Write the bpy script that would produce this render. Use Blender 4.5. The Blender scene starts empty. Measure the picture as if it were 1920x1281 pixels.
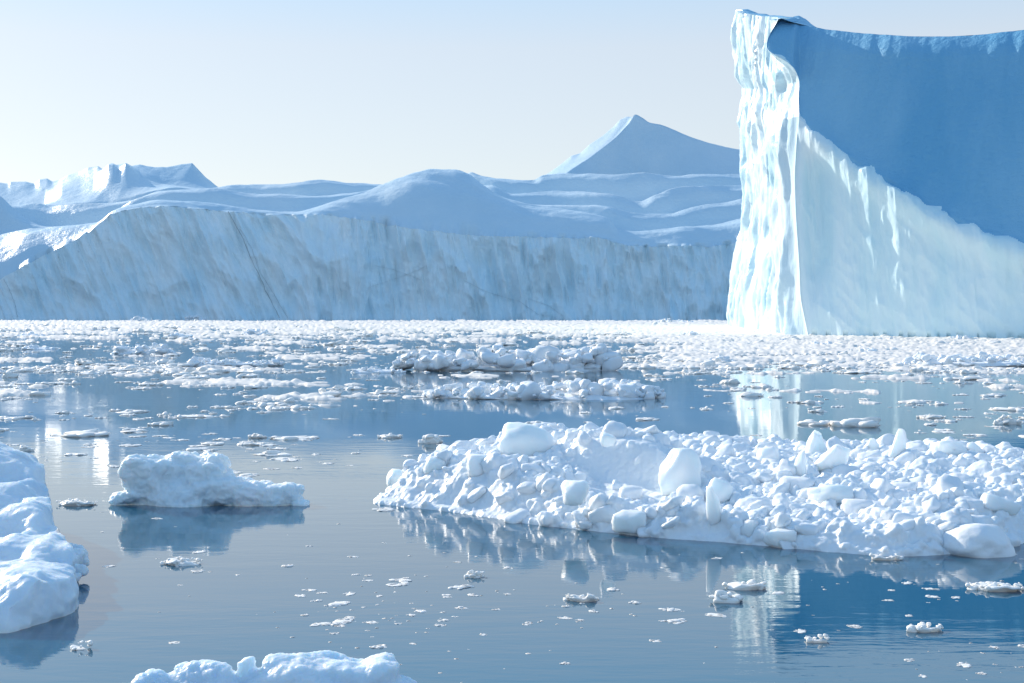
import bpy, bmesh, math, random
import numpy as np
random.seed(7)
RNG = np.random.default_rng(7)
sc = bpy.context.scene
COL = sc.collection

# ------------------------------------------------------------------ camera
F, H, Y0, CX = 2667.0, 5.0, 578.0, 960.0        # focal length in photo pixels, eye height, horizon row, centre column
cam = bpy.data.cameras.new('camera')
cam.lens, cam.sensor_width = 50.0, 36.0
cam.shift_y = -(640.5 - Y0) / 1920.0
cam.clip_start, cam.clip_end = 0.1, 20000.0
cam_o = bpy.data.objects.new('camera', cam)
cam_o.location = (0, 0, H)
cam_o.rotation_euler = (math.pi / 2, 0, 0)
COL.objects.link(cam_o)
sc.camera = cam_o

# ------------------------------------------------------------------ light
SUN_AZ, SUN_EL = math.radians(-44), math.radians(25)     # azimuth from +Y, negative = left
world = bpy.data.worlds.new('World')
sc.world = world
world.use_nodes = True
wn = world.node_tree
for n in list(wn.nodes):
    wn.nodes.remove(n)
sky = wn.nodes.new('ShaderNodeTexSky')
sky.sky_type = 'NISHITA'
sky.sun_disc = False
sky.sun_elevation = SUN_EL
sky.sun_rotation = SUN_AZ
sky.altitude = 0
sky.air_density = 1.0
sky.dust_density = 0.6
sky.ozone_density = 2.0
bg = wn.nodes.new('ShaderNodeBackground')
bg.inputs['Strength'].default_value = 0.10
wo = wn.nodes.new('ShaderNodeOutputWorld')
# thin high haze over the clear sky: pale near the horizon, bluer overhead, the same all round
tc = wn.nodes.new('ShaderNodeTexCoord'); sx = wn.nodes.new('ShaderNodeSeparateXYZ')
wn.links.new(tc.outputs['Generated'], sx.inputs[0])
vr = wn.nodes.new('ShaderNodeValToRGB'); els = vr.color_ramp.elements
els[0].position, els[0].color = 0.0, (1.0, 1.0, 0.985, 1)
els[1].position, els[1].color = 1.0, (0.22, 0.46, 0.82, 1)
e_ = els.new(0.18); e_.color = (0.90, 0.95, 1.0, 1)
e_ = els.new(0.27); e_.color = (0.52, 0.90, 1.22, 1)
e_ = els.new(0.5); e_.color = (0.36, 0.68, 1.10, 1)
wn.links.new(sx.outputs['Z'], vr.inputs[0])
sc_ = wn.nodes.new('ShaderNodeMixRGB'); sc_.blend_type = 'MULTIPLY'; sc_.inputs[0].default_value = 1.0
sc_.inputs[2].default_value = (5.9, 6.1, 6.35, 1)
wn.links.new(vr.outputs[0], sc_.inputs[1])
tint = wn.nodes.new('ShaderNodeMixRGB'); tint.blend_type = 'MIX'; tint.inputs[0].default_value = 0.72
wn.links.new(sky.outputs[0], tint.inputs[1])
wn.links.new(sc_.outputs[0], tint.inputs[2])
wn.links.new(tint.outputs[0], bg.inputs['Color'])
wn.links.new(bg.outputs[0], wo.inputs['Surface'])
sl = bpy.data.lights.new('sun', 'SUN')
sl.energy = 4.0
sl.angle = math.radians(0.5)
sl.color = (1.0, 0.90, 0.76)
sun = bpy.data.objects.new('sun', sl)
sun.rotation_euler = (math.pi / 2 - SUN_EL, 0, -SUN_AZ + math.pi)
COL.objects.link(sun)
sc.view_settings.view_transform = 'Standard'
sc.view_settings.look = 'None'
sc.view_settings.exposure = 0.48
sc.view_settings.gamma = 1.0
sc.view_settings.use_curve_mapping = False
sc.cycles.max_bounces = 8
sc.cycles.diffuse_bounces = 4
sc.cycles.glossy_bounces = 3
sc.cycles.transmission_bounces = 4

# ------------------------------------------------------------------ helpers
def W(px, py, d):
    return np.stack(np.broadcast_arrays((np.asarray(px, float) - CX) / F * d, np.asarray(d, float),
                                        H + (Y0 - np.asarray(py, float)) / F * d), -1)
def wd(py, z=0.0):
    """depth of the point seen at row py that stands z above the water"""
    return F * (H - z) / (np.asarray(py, float) - Y0)
def pl(x, pts):
    p = np.array(pts, float)
    return np.interp(x, p[:, 0], p[:, 1])
def spl(x, pts):
    """smooth (monotone cubic) curve through points"""
    p = np.array(pts, float); xs, ys = p[:, 0], p[:, 1]
    dx = np.diff(xs); m = np.diff(ys) / dx
    t = np.zeros(len(xs)); t[1:-1] = np.where(m[:-1] * m[1:] > 0, 2 * m[:-1] * m[1:] / (m[:-1] + m[1:] + 1e-12), 0)
    t[0], t[-1] = m[0], m[-1]
    x = np.clip(x, xs[0], xs[-1]); i = np.clip(np.searchsorted(xs, x) - 1, 0, len(dx) - 1)
    h = dx[i]; u = (x - xs[i]) / h
    return ((2*u**3 - 3*u**2 + 1) * ys[i] + (u**3 - 2*u**2 + u) * h * t[i] + (-2*u**3 + 3*u**2) * ys[i+1] + (u**3 - u**2) * h * t[i+1])
def sst(a, b, x):
    t = np.clip((x - a) / (b - a), 0, 1)
    return t * t * (3 - 2 * t)
_P = np.random.default_rng(3).permutation(512).astype(np.int64)
_P = np.concatenate([_P, _P, _P])
_G = np.random.default_rng(4).normal(size=(512, 3)); _G /= np.linalg.norm(_G, axis=1)[:, None]
def noise(x, y, z=0.0):
    x, y, z = np.broadcast_arrays(*[np.asarray(a, float) for a in (x, y, z)])
    xi, yi, zi = np.floor(x).astype(np.int64), np.floor(y).astype(np.int64), np.floor(z).astype(np.int64)
    fx, fy, fz = x - xi, y - yi, z - zi
    xi, yi, zi = xi & 511, yi & 511, zi & 511
    u, v, w = [f*f*f*(f*(f*6-15)+10) for f in (fx, fy, fz)]
    r = 0
    for i in (0, 1):
        for j in (0, 1):
            for k in (0, 1):
                g = _G[_P[_P[_P[(xi+i) & 511] + ((yi+j) & 511)] + ((zi+k) & 511)] & 511]
                dot = g[..., 0]*(fx-i) + g[..., 1]*(fy-j) + g[..., 2]*(fz-k)
                r = r + dot * (u if i else 1-u) * (v if j else 1-v) * (w if k else 1-w)
    return r * 1.6
def fbm(x, y, z=0.0, o=4, g=0.5):
    r, a = 0, 1.0
    x, y, z = np.asarray(x, float), np.asarray(y, float), np.asarray(z, float)
    for k in range(o):
        r = r + a * noise(x + 17.3*k, y + 5.1*k, z + 9.7*k); x, y, z, a = x*2.03, y*2.03, z*2.03, a*g
    return r
def ridged(x, y, z=0.0, o=3):
    r, a = 0, 1.0
    for k in range(o):
        r = r + a * (1 - 2*np.abs(noise(x + 11.3*k, y + 3.1*k, z))); x, y, z, a = x*2.1, y*2.1, z*2.1, a*.5
    return r

def gblur(a, s):
    if s < 0.3: return a
    n = int(3 * s) + 1; k = np.exp(-(np.arange(-n, n + 1) / s) ** 2 / 2); k /= k.sum()
    return np.convolve(np.pad(a, n, 'edge'), k, 'valid')
def raw_mesh(name, V, Fc, mat=None, smooth=True):
    """V (n,3), Fc (m,3) or (m,4)"""
    V = np.ascontiguousarray(V, dtype=np.float32); Fc = np.ascontiguousarray(Fc, dtype=np.int32)
    me = bpy.data.meshes.new(name)
    me.vertices.add(len(V)); me.vertices.foreach_set('co', V.ravel())
    k = Fc.shape[1]
    me.loops.add(Fc.size); me.loops.foreach_set('vertex_index', Fc.ravel())
    me.polygons.add(len(Fc)); me.polygons.foreach_set('loop_start', np.arange(0, Fc.size, k, dtype=np.int32))
    me.polygons.foreach_set('loop_total', np.full(len(Fc), k, dtype=np.int32))
    me.polygons.foreach_set('use_smooth', np.full(len(Fc), smooth, dtype=bool))
    me.update(calc_edges=True); me.validate()
    if mat: me.materials.append(mat)
    return me
def grid_faces(nr, nc, keep=None, flip=False):
    i = np.arange(nr * nc).reshape(nr, nc)
    f = np.stack([i[:-1, :-1], i[:-1, 1:], i[1:, 1:], i[1:, :-1]], -1).reshape(-1, 4)
    if keep is not None: f = f[keep.reshape(-1)]
    return f[:, ::-1] if flip else f
def compact(V, Fc):
    used = np.zeros(len(V), bool); used[Fc.ravel()] = True
    idx = np.cumsum(used) - 1
    return V[used], idx[Fc]
def put(name, me, parent=None, loc=None, label=None, cat=None, group=None, kind=None):
    o = bpy.data.objects.new(name, me); COL.objects.link(o)
    if parent is not None: o.parent = parent
    if loc is not None: o.location = loc
    if label: o['label'] = label
    if cat: o['category'] = cat
    if group: o['group'] = group
    if kind: o['kind'] = kind
    return o
def thing(name, label, cat, loc=(0, 0, 0), group=None):
    return put(name, None, None, loc, label, cat, group)
def grid_obj(name, P, mat, parent=None, flip=False, keep=None, org=None, **kw):
    nr, nc = P.shape[:2]
    f = grid_faces(nr, nc, keep, flip)
    V = P.reshape(-1, 3)
    if keep is not None: V, f = compact(V, f)
    if org is not None: V = V - np.asarray(org)
    return put(name, raw_mesh(name, V, f, mat), parent, **kw)

# ------------------------------------------------------------------ materials
def new_mat(name):
    m = bpy.data.materials.new(name); m.use_nodes = True
    nt = m.node_tree
    return m, nt, nt.nodes['Principled BSDF']
def nd(nt, t, **kw):
    n = nt.nodes.new(t)
    for k, v in kw.items():
        if k in n.inputs.keys() if hasattr(n.inputs, 'keys') else False: n.inputs[k].default_value = v
        else: setattr(n, k, v)
    return n
def coords(nt, scale=(1, 1, 1), rot=(0, 0, 0), world_space=True):
    if world_space:
        s = nt.nodes.new('ShaderNodeNewGeometry').outputs['Position']
    else:
        s = nt.nodes.new('ShaderNodeTexCoord').outputs['Object']
    mp = nt.nodes.new('ShaderNodeMapping'); mp.inputs['Scale'].default_value = scale; mp.inputs['Rotation'].default_value = rot
    nt.links.new(s, mp.inputs['Vector'])
    return mp.outputs[0]
def tex(nt, vec, scale, detail=4, rough=0.5, dist=0.0):
    n = nt.nodes.new('ShaderNodeTexNoise'); n.inputs['Scale'].default_value = scale
    n.inputs['Detail'].default_value = detail; n.inputs['Roughness'].default_value = rough; n.inputs['Distortion'].default_value = dist
    nt.links.new(vec, n.inputs['Vector']); return n.outputs['Fac']
def ramp(nt, fac, stops):
    r = nt.nodes.new('ShaderNodeValToRGB'); cr = r.color_ramp
    while len(cr.elements) < len(stops): cr.elements.new(0.5)
    for e, (p, c) in zip(cr.elements, stops): e.position = p; e.color = (*c, 1) if len(c) == 3 else c
    nt.links.new(fac, r.inputs[0]); return r.outputs[0]
def bump(nt, h, strength, dist, prev=None):
    b = nt.nodes.new('ShaderNodeBump'); b.inputs['Strength'].default_value = strength; b.inputs['Distance'].default_value = dist
    nt.links.new(h, b.inputs['Height'])
    if prev is not None: nt.links.new(prev, b.inputs['Normal'])
    return b.outputs[0]

def snow_mat(name, c0, c1, nscale, rough, bumps, sss=None, spec=0.5, stretch=(1, 1, 1), local=False, c2=None):
    m, nt, b = new_mat(name)
    v = coords(nt, stretch, world_space=not local)
    t = tex(nt, v, nscale, 5, 0.55, 0.3)
    stops = [(0.32, c0), (0.68, c1)] if c2 is None else [(0.3, c0), (0.55, c1), (0.75, c2)]
    nt.links.new(ramp(nt, t, stops), b.inputs['Base Color'])
    b.inputs['Roughness'].default_value = rough
    b.inputs['IOR'].default_value = 1.31
    b.inputs['Specular IOR Level'].default_value = spec
    prev = None
    for (s, st, dist, sv) in bumps:
        vv = coords(nt, sv, world_space=not local)
        prev = bump(nt, tex(nt, vv, s, 4, 0.6), st, dist, prev)
    if prev is not None: nt.links.new(prev, b.inputs['Normal'])
    if sss:
        w, rad, scl = sss
        b.subsurface_method = 'RANDOM_WALK' if hasattr(b, 'subsurface_method') else None
        b.inputs['Subsurface Weight'].default_value = w
        b.inputs['Subsurface Radius'].default_value = rad
        b.inputs['Subsurface Scale'].default_value = scl
    return m

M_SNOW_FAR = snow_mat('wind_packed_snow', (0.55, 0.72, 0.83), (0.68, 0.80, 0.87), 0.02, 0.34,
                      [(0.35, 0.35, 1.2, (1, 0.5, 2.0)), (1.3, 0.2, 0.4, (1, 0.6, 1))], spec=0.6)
M_SNOW_BERG = snow_mat('shade_tinted_snow', (0.16, 0.43, 0.66), (0.30, 0.57, 0.76), 0.05, 0.5,
                       [(0.3, 0.5, 1.0, (1, 1, 0.10)), (1.0, 0.6, 0.35, (1, 1, 1.6))], stretch=(1, 1, 0.22))  # blue shade of the steep upper face is put into the snow's base colour
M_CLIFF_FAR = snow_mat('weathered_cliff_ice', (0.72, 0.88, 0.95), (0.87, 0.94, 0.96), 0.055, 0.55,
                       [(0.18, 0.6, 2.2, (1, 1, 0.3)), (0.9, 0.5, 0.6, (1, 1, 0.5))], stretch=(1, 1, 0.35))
M_CLIFF = snow_mat('glacier_cliff_ice', (0.60, 0.84, 0.91), (0.80, 0.92, 0.96), 0.09, 0.33,
                   [(0.5, 0.4, 0.6, (1, 1, 0.18)), (2.4, 0.3, 0.12, (1, 1, 0.5))], stretch=(1, 1, 0.2), spec=0.6)
M_FLANK = snow_mat('sunlit_flank_ice', (0.52, 0.77, 0.88), (0.78, 0.88, 0.93), 0.07, 0.35,
                   [(0.5, 0.4, 0.6, (1, 1, 0.18)), (2.4, 0.35, 0.15, (1, 1, 0.5))], stretch=(1, 1, 0.15), spec=0.6)
M_ICE = snow_mat('compact_floe_ice', (0.82, 0.86, 0.89), (0.92, 0.93, 0.94), 1.1, 0.42,
                 [(7, 0.35, 0.05, (1, 1, 1)), (30, 0.3, 0.012, (1, 1, 1))], sss=(0.7, (0.85, 0.93, 1.0), 0.05))
M_SMOOTH = snow_mat('melted_blue_ice', (0.66, 0.77, 0.86), (0.86, 0.90, 0.93), 0.9, 0.34,
                    [(4, 0.4, 0.07, (1, 1, 1)), (22, 0.3, 0.015, (1, 1, 1))], sss=(1.0, (0.7, 0.87, 1.0), 0.14))
M_WHITE = snow_mat('white_bubbly_ice', (0.76, 0.85, 0.90), (0.93, 0.95, 0.96), 1.1, 0.4,
                   [(5, 0.4, 0.06, (1, 1, 1)), (24, 0.35, 0.015, (1, 1, 1))], sss=(1.0, (0.8, 0.92, 1.0), 0.12))
M_BLOCK = snow_mat('clear_block_ice', (0.84, 0.91, 0.93), (0.91, 0.95, 0.95), 1.5, 0.3,
                   [(9, 0.25, 0.03, (1, 1, 1))], sss=(1.0, (0.85, 0.95, 1.0), 0.22))
M_BRASH = snow_mat('brash_ice', (0.88, 0.83, 0.77), (0.95, 0.91, 0.86), 1.6, 0.5,
                   [(5, 0.4, 0.06, (1, 1, 1))], sss=(0.8, (0.95, 0.97, 1.0), 0.04))
M_SLUSH = snow_mat('slush_ice', (0.82, 0.77, 0.71), (0.93, 0.88, 0.82), 1.6, 0.5, [(5, 0.4, 0.06, (1, 1, 1))])
M_STREAK = snow_mat('grey_sediment', (0.40, 0.47, 0.50), (0.56, 0.64, 0.67), 0.4, 0.8, [])

def water_mat():
    m, nt, b = new_mat('sea_water')
    b.inputs['Base Color'].default_value = (0.004, 0.08, 0.145, 1)
    b.inputs['Roughness'].default_value = 0.03
    b.inputs['IOR'].default_value = 2.4
    v1 = coords(nt, (0.55, 1.7, 1)); v2 = coords(nt, (0.5, 1.5, 1), (0, 0, 0.12)); v3 = coords(nt, (0.02, 0.09, 1))
    patch = ramp(nt, tex(nt, v3, 1.0, 3, 0.5, 0.4), [(0.42, (0.25,)*3), (0.62, (1,)*3)])
    big = tex(nt, v1, 1.1, 2, 0.5)
    fine = tex(nt, v2, 5.0, 3, 0.55)
    mx = nt.nodes.new('ShaderNodeMath'); mx.operation = 'MULTIPLY'
    nt.links.new(fine, mx.inputs[0]); nt.links.new(patch, mx.inputs[1])
    bm_ = nt.nodes.new('ShaderNodeMath'); bm_.operation = 'MULTIPLY'
    nt.links.new(big, bm_.inputs[0]); nt.links.new(patch, bm_.inputs[1])
    n1 = bump(nt, bm_.outputs[0], 0.36, 0.02)
    n2 = bump(nt, mx.outputs[0], 0.25, 0.008, n1)
    nt.links.new(n2, b.inputs['Normal'])
    return m
M_WATER = water_mat()

# ------------------------------------------------------------------ sea
me = raw_mesh('sea_water', np.array([[-6000, -300, 0], [6000, -300, 0], [6000, 9000, 0], [-6000, 9000, 0]]), np.array([[0, 1, 2, 3]]), M_WATER)
put('sea_water', me, kind='structure')

# ------------------------------------------------------------------ far berg: cliff and snow hills
CL = [(-400, 560), (-100, 556), (0, 525), (60, 490), (120, 462), (175, 430), (205, 403), (250, 390), (330, 388), (430, 398), (520, 405), (560, 403), (620, 405),
      (700, 417), (760, 430), (850, 440), (920, 445), (1000, 446), (1090, 449), (1120, 446), (1170, 462), (1200, 464), (1280, 463), (1330, 464), (1380, 457), (1600, 455)]
DW = wd(598.0)
def cliff_depth(px, z):
    x = (px - CX) / F * DW
    xs = x + 0.38 * z                                  # the flutes lean
    xl = np.where(px < 560, xs, x + 0.12 * z)
    a = sst(480, 640, px); xs = xs * (1 - a) + (x + 0.12 * z) * a
    d = 7.0 * fbm(xs / 30, z / 90, 1.7, 3) - 3.8 * ridged(xs / 10.0, z / 45, 4.2, 3) * (0.5 + 0.8 * sst(300, 700, px)) - 0.7 * ridged(xs / 15 + z / 30, z / 16, 9.1, 3) - 2.0 * ridged(xs / 4.2, z / 40, 3.3, 2)
    cell = np.abs(noise(xs / 16, z / 30, 7.7)); d = d + 7.0 * np.minimum(cell, .22)
    d = d + 0.22 * z                                   # slight batter
    return DW - 1.5 + d - 3.0 * np.exp(-z / 5.0)
def far_berg():
    t = thing('tabular_iceberg', 'long iceberg with grey-blue ice cliff under rolling snow dunes, across the bay', 'iceberg', (0, DW, 0))
    org = (0, DW, 0)
    px = np.arange(-380, 1560, 1.7); nv = 130
    top = pl(px, CL) + 2.2 * fbm(px / 18, 3.3, 0, 4)
    ztop = H + (Y0 - top) / F * (DW + 8)
    v = np.linspace(0, 1, nv)[:, None]
    z = -1.5 + (ztop[None] + 1.5) * v
    d = cliff_depth(px[None] + 0 * z, z)
    dtop = d[-1]
    P = np.stack([(px[None] - CX) / F * d, d, z], -1)
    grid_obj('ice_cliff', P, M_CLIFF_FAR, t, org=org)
    # cracks with sediment
    def crack(pts, wdt):
        pts = np.array(pts, float); n = 90
        s = np.linspace(0, 1, n); yy = pts[0, 1] + (pts[-1, 1] - pts[0, 1]) * s
        xx = np.interp(yy, pts[:, 1], pts[:, 0]) if pts[-1, 1] > pts[0, 1] else np.interp(s, np.linspace(0, 1, len(pts)), pts[:, 0])
        xx = xx + 1.3 * fbm(s * 14, wdt * 9, 1, 3)
        zz = H + (Y0 - yy) / F * (DW + 6)
        w = wdt * (0.5 + 0.9 * np.abs(noise(s * 9, wdt * 5, 2)))
        rows = []
        for k, (off, out) in enumerate(((-1, -0.05), (0, -0.35), (1, -0.05))):
            p2 = xx + off * w
            dd = cliff_depth(p2, zz) + out - 0.12
            rows.append(np.stack([(p2 - CX) / F * dd, dd, zz], -1))
        grid_obj('sediment_streak', np.array(rows), M_STREAK, t, org=org)
    crack([(428, 397), (440, 420), (455, 447), (468, 480), (487, 520), (505, 560), (525, 596)], 0.9)
    crack([(450, 430), (470, 462), (487, 510), (512, 550), (540, 597)], 0.5)
    crack([(868, 526), (905, 545), (940, 556), (975, 566), (1010, 590), (1040, 594)], 0.6)
    crack([(700, 498), (735, 505), (790, 526)], 0.4)
    crack([(690, 540), (730, 530), (770, 512), (800, 500)], 0.35)
    crack([(900, 560), (950, 545), (990, 560), (1030, 574), (1055, 592)], 0.45)
    crack([(6, 523), (18, 545), (30, 575), (32, 594)], 0.6)
    # snow surface
    K = [(52, 5, [(-400, 500), (-200, 480), (0, 441), (60, 425), (100, 424), (180, 416), (215, 392), (250, 380), (300, 372), (380, 378), (450, 388), (540, 396), (600, 384), (650, 370), (700, 355),
                  (745, 334), (780, 322), (810, 317), (850, 317), (878, 325), (900, 343), (930, 364), (960, 379), (1000, 387), (1060, 391), (1110, 398), (1140, 406),
                  (1160, 428), (1200, 432), (1260, 428), (1330, 422), (1400, 408), (1560, 400)]),
         (92, 5, [(-400, 330), (-100, 345), (0, 371), (25, 392), (55, 412), (90, 423), (180, 416), (215, 397), (250, 376), (300, 362), (340, 357), (400, 354), (460, 362), (560, 368), (650, 366), (700, 356),
                  (800, 340), (880, 345), (940, 366), (1000, 380), (1060, 384), (1130, 388), (1190, 402), (1240, 404), (1300, 392), (1350, 382), (1400, 374), (1560, 368)]),
         (140, 5, [(-400, 390), (0, 388), (20, 384), (70, 380), (100, 384), (180, 385), (270, 376), (305, 361), (340, 355), (405, 350), (440, 346), (520, 347), (560, 345), (620, 342), (690, 344), (740, 348),
                   (880, 348), (920, 347), (960, 364), (1020, 360), (1090, 357), (1150, 362), (1200, 376), (1230, 364), (1260, 354), (1300, 349), (1400, 347), (1560, 346)]),
         (205, 7, [(-400, 396), (0, 394), (150, 386), (280, 382), (400, 358), (600, 350), (800, 344), (870, 330), (885, 324), (905, 329), (935, 333), (965, 335), (1000, 337), (1018, 329), (1050, 326), (1100, 325), (1160, 327),
                   (1210, 325), (1260, 329), (1320, 326), (1560, 328)]),
         (300, 0, [(-400, 420), (1560, 400)])]
    px2 = np.arange(-380, 1560, 3.0)
    d0 = np.interp(px2, px, dtop); top2 = np.interp(px2, px, ztop)
    rows_d, rows_z = [d0], [top2]
    pd, pz = d0, top2
    pzs, pds = gblur(top2, 7), gblur(d0, 9)
    for k, (dd, dip, cur) in enumerate(K):
        if k == 0: pd, pz = pds, pzs
        rise = H + (Y0 - spl(px2, cur)) / F * (pd + 30) - pz
        run = gblur(np.clip(1.35 * rise + 4, 12 if k == 0 else 26, 130) if k < 4 else 90 + 0 * rise, 9)
        dk = pd + run + 3 * fbm(px2 / 160, k * 3.1, 5, 2)
        zk = H + (Y0 - spl(px2, cur)) / F * dk
        n = 26 if k < 4 else 8
        for i in range(1, n + 1):
            u = i / n
            uz = u ** (1.0 if k == 0 else 1.35)
            uz = uz + 0.16 * math.sin(math.pi * u) * (1 if k == 0 else 0.3)      # rounded brows
            if k == 0:
                q = min(1, i / 3.0); pd = d0 * (1 - q) + pds * q; pz = top2 * (1 - q) + pzs * q
            rows_d.append(pd + (dk - pd) * u)
            rows_z.append(pz + (zk - pz) * uz - dip * (0 if k == 0 else 1) * math.sin(math.pi * min(1, u * 1.25)) ** 2 * (u < 0.8))
        pd, pz = dk, zk
    Dg, Zg = np.array(rows_d), np.array(rows_z)
    X = (px2[None] - CX) / F * Dg
    fade = np.minimum(1, np.arange(len(Dg)) / 6)[:, None]
    Zg = Zg + fade * (1.5 * fbm(X / 48 + Dg / 70, Dg / 26, 2.2, 4) + 0.14 * fbm(X / 7, Dg / 7, 8.2, 3))
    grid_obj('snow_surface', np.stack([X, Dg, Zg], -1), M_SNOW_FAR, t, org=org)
    return t
far_berg()

def curve_berg(name, label, layers, pxr, step, mat, seedz, namp=1.0, sub=22):
    """an iceberg behind the flat one, laid over crest lines at growing depth"""
    d_first = layers[0][0] if not isinstance(layers[0][0], list) else layers[0][0][0][1]
    t = thing(name, label, 'iceberg', ((sum(pxr) / 2 - CX) / F * d_first, d_first, 0))
    px = np.arange(pxr[0], pxr[1], step)
    D, Z = [], []
    pd = pz = None
    for k_, (dd, smooth, cur) in enumerate(layers):
        dk = (dd if not isinstance(dd, list) else gblur(pl(px, dd), 8)) + 4 * fbm(px / 70, seedz + k_, 1, 2)
        zk = np.full_like(px, -2.0) if cur is None else H + (Y0 - (spl if smooth else pl)(px, cur)) / F * dk
        if pd is None: D.append(dk); Z.append(zk)
        else:
            for i in range(1, sub + 1):
                u = i / sub
                D.append(pd + (dk - pd) * u); Z.append(pz + (gblur(zk, 13 * (1 - u) ** 1.5) - pz) * u)
        pd, pz = dk, zk
    D, Z = np.array(D), np.array(Z)
    X = (px[None] - CX) / F * D
    Z = Z + (Z > 1) * namp * (1.0 * fbm(X / 22, D / 22, seedz, 4) + 0.5 * ridged(X / 16, D / 30, seedz + 4, 2))
    grid_obj('snow_slope', np.stack([X, D, Z], -1), mat, t, org=tuple(t.location))
    return t
curve_berg('peaked_iceberg', 'tall pointed snow pyramid iceberg standing alone behind the flat one, beside the big cliff', [
    (930, 1, [(940, 420), (1700, 420)]),
    ([(940, 945), (1045, 952), (1190, 1018), (1400, 990), (1700, 975)], 1, [(940, 360), (1000, 350), (1040, 340), (1100, 340), (1700, 338)]),
    ([(940, 955), (1045, 965), (1190, 1050), (1400, 1022), (1700, 1000)], 1, [(940, 360), (1000, 345), (1030, 340), (1050, 332), (1080, 313), (1120, 286), (1150, 262), (1175, 236), (1191, 215), (1204, 221), (1218, 230), (1238, 234), (1262, 243), (1300, 259), (1350, 273), (1400, 283), (1500, 296), (1700, 330)]),
    ([(940, 1000), (1045, 1012), (1160, 1062), (1190, 1062), (1400, 1050), (1700, 1050)], 0, [(940, 362), (1000, 340), (1030, 324), (1056, 305), (1072, 292), (1088, 288), (1105, 272), (1130, 255), (1150, 238), (1162, 225), (1176, 219), (1188, 220), (1250, 250), (1400, 292), (1700, 340)]),
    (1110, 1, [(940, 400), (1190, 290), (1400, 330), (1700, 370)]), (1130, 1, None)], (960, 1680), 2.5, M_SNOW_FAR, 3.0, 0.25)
curve_berg('jagged_iceberg', 'distant jagged-topped iceberg with a glaring sunlit slope, far left behind the snow hills', [
    (880, 1, [(-400, 430), (470, 430)]),
    (905, 1, [(-400, 395), (0, 392), (85, 386), (160, 382), (215, 376), (260, 366), (330, 352), (360, 356), (400, 366), (470, 380)]),
    (950, 0, [(-400, 392), (0, 390), (84, 384), (105, 368), (116, 358), (150, 352), (176, 344), (190, 328), (203, 309), (212, 308), (222, 316), (236, 306), (246, 315), (262, 330), (300, 345), (345, 350), (400, 358), (470, 375)]),
    ([(-400, 1020), (150, 1015), (215, 985), (470, 985)], 0, [(-400, 345), (-60, 341), (0, 342), (14, 344), (20, 341), (48, 341), (65, 345), (74, 337), (88, 335), (98, 341), (110, 338), (128, 329), (146, 323), (165, 314), (184, 312), (192, 318), (203, 310), (209, 306), (216, 311), (237, 307), (246, 312), (262, 309), (290, 313), (312, 314), (345, 308), (360, 306),
              (368, 314), (385, 332), (405, 349), (425, 362), (470, 380)]),
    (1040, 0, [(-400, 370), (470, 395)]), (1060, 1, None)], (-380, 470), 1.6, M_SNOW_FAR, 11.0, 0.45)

# ------------------------------------------------------------------ the big berg
Lc = [(0, 1383), (18, 1383), (60, 1381), (100, 1383), (140, 1389), (165, 1402), (200, 1394), (230, 1391), (265, 1394), (300, 1397), (350, 1399), (400, 1396), (450, 1390), (500, 1380), (550, 1373), (590, 1372), (620, 1380), (700, 1380)]
Cc = [(0, 1465), (36, 1462), (60, 1444), (95, 1432), (108, 1462), (122, 1488), (150, 1501), (175, 1497), (225, 1499), (260, 1494), (330, 1490), (400, 1492), (500, 1499), (560, 1501), (640, 1518), (700, 1518)]
Bc = [(1400, 100), (1440, 100), (1465, 108), (1488, 140), (1500, 222), (1530, 243), (1560, 268), (1600, 298), (1640, 322), (1680, 343), (1720, 372), (1760, 396), (1800, 412), (1860, 436), (1920, 454), (2100, 510), (2500, 570)]
Tc = [(1380, 20), (1440, 44), (1465, 34), (1480, 38), (1510, 42), (1550, 50), (1620, 57), (1700, 62), (1780, 63), (1850, 58), (1920, 50), (2100, 36), (2500, 50)]
def low_d(px):
    return wd(pl(px, [(1380, 630), (1515, 632), (1700, 635.5), (1920, 638.5), (2200, 642), (2500, 645)]))
def zb_of(px):
    return H + (Y0 - spl(px, Bc)) / F * low_d(px)
def front_d(px, z):
    """depth of the front face: near-vertical ice below the break, receding snow above"""
    dl = low_d(px); zb = zb_of(px)
    up = np.maximum(z - zb, 0)
    return dl + 0.36 * up + 1.5 * (1 - np.exp(-up / 3.0)) - 0.0
def front_py(px, z):
    return Y0 - (z - H) * F / front_d(px, z)
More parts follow.
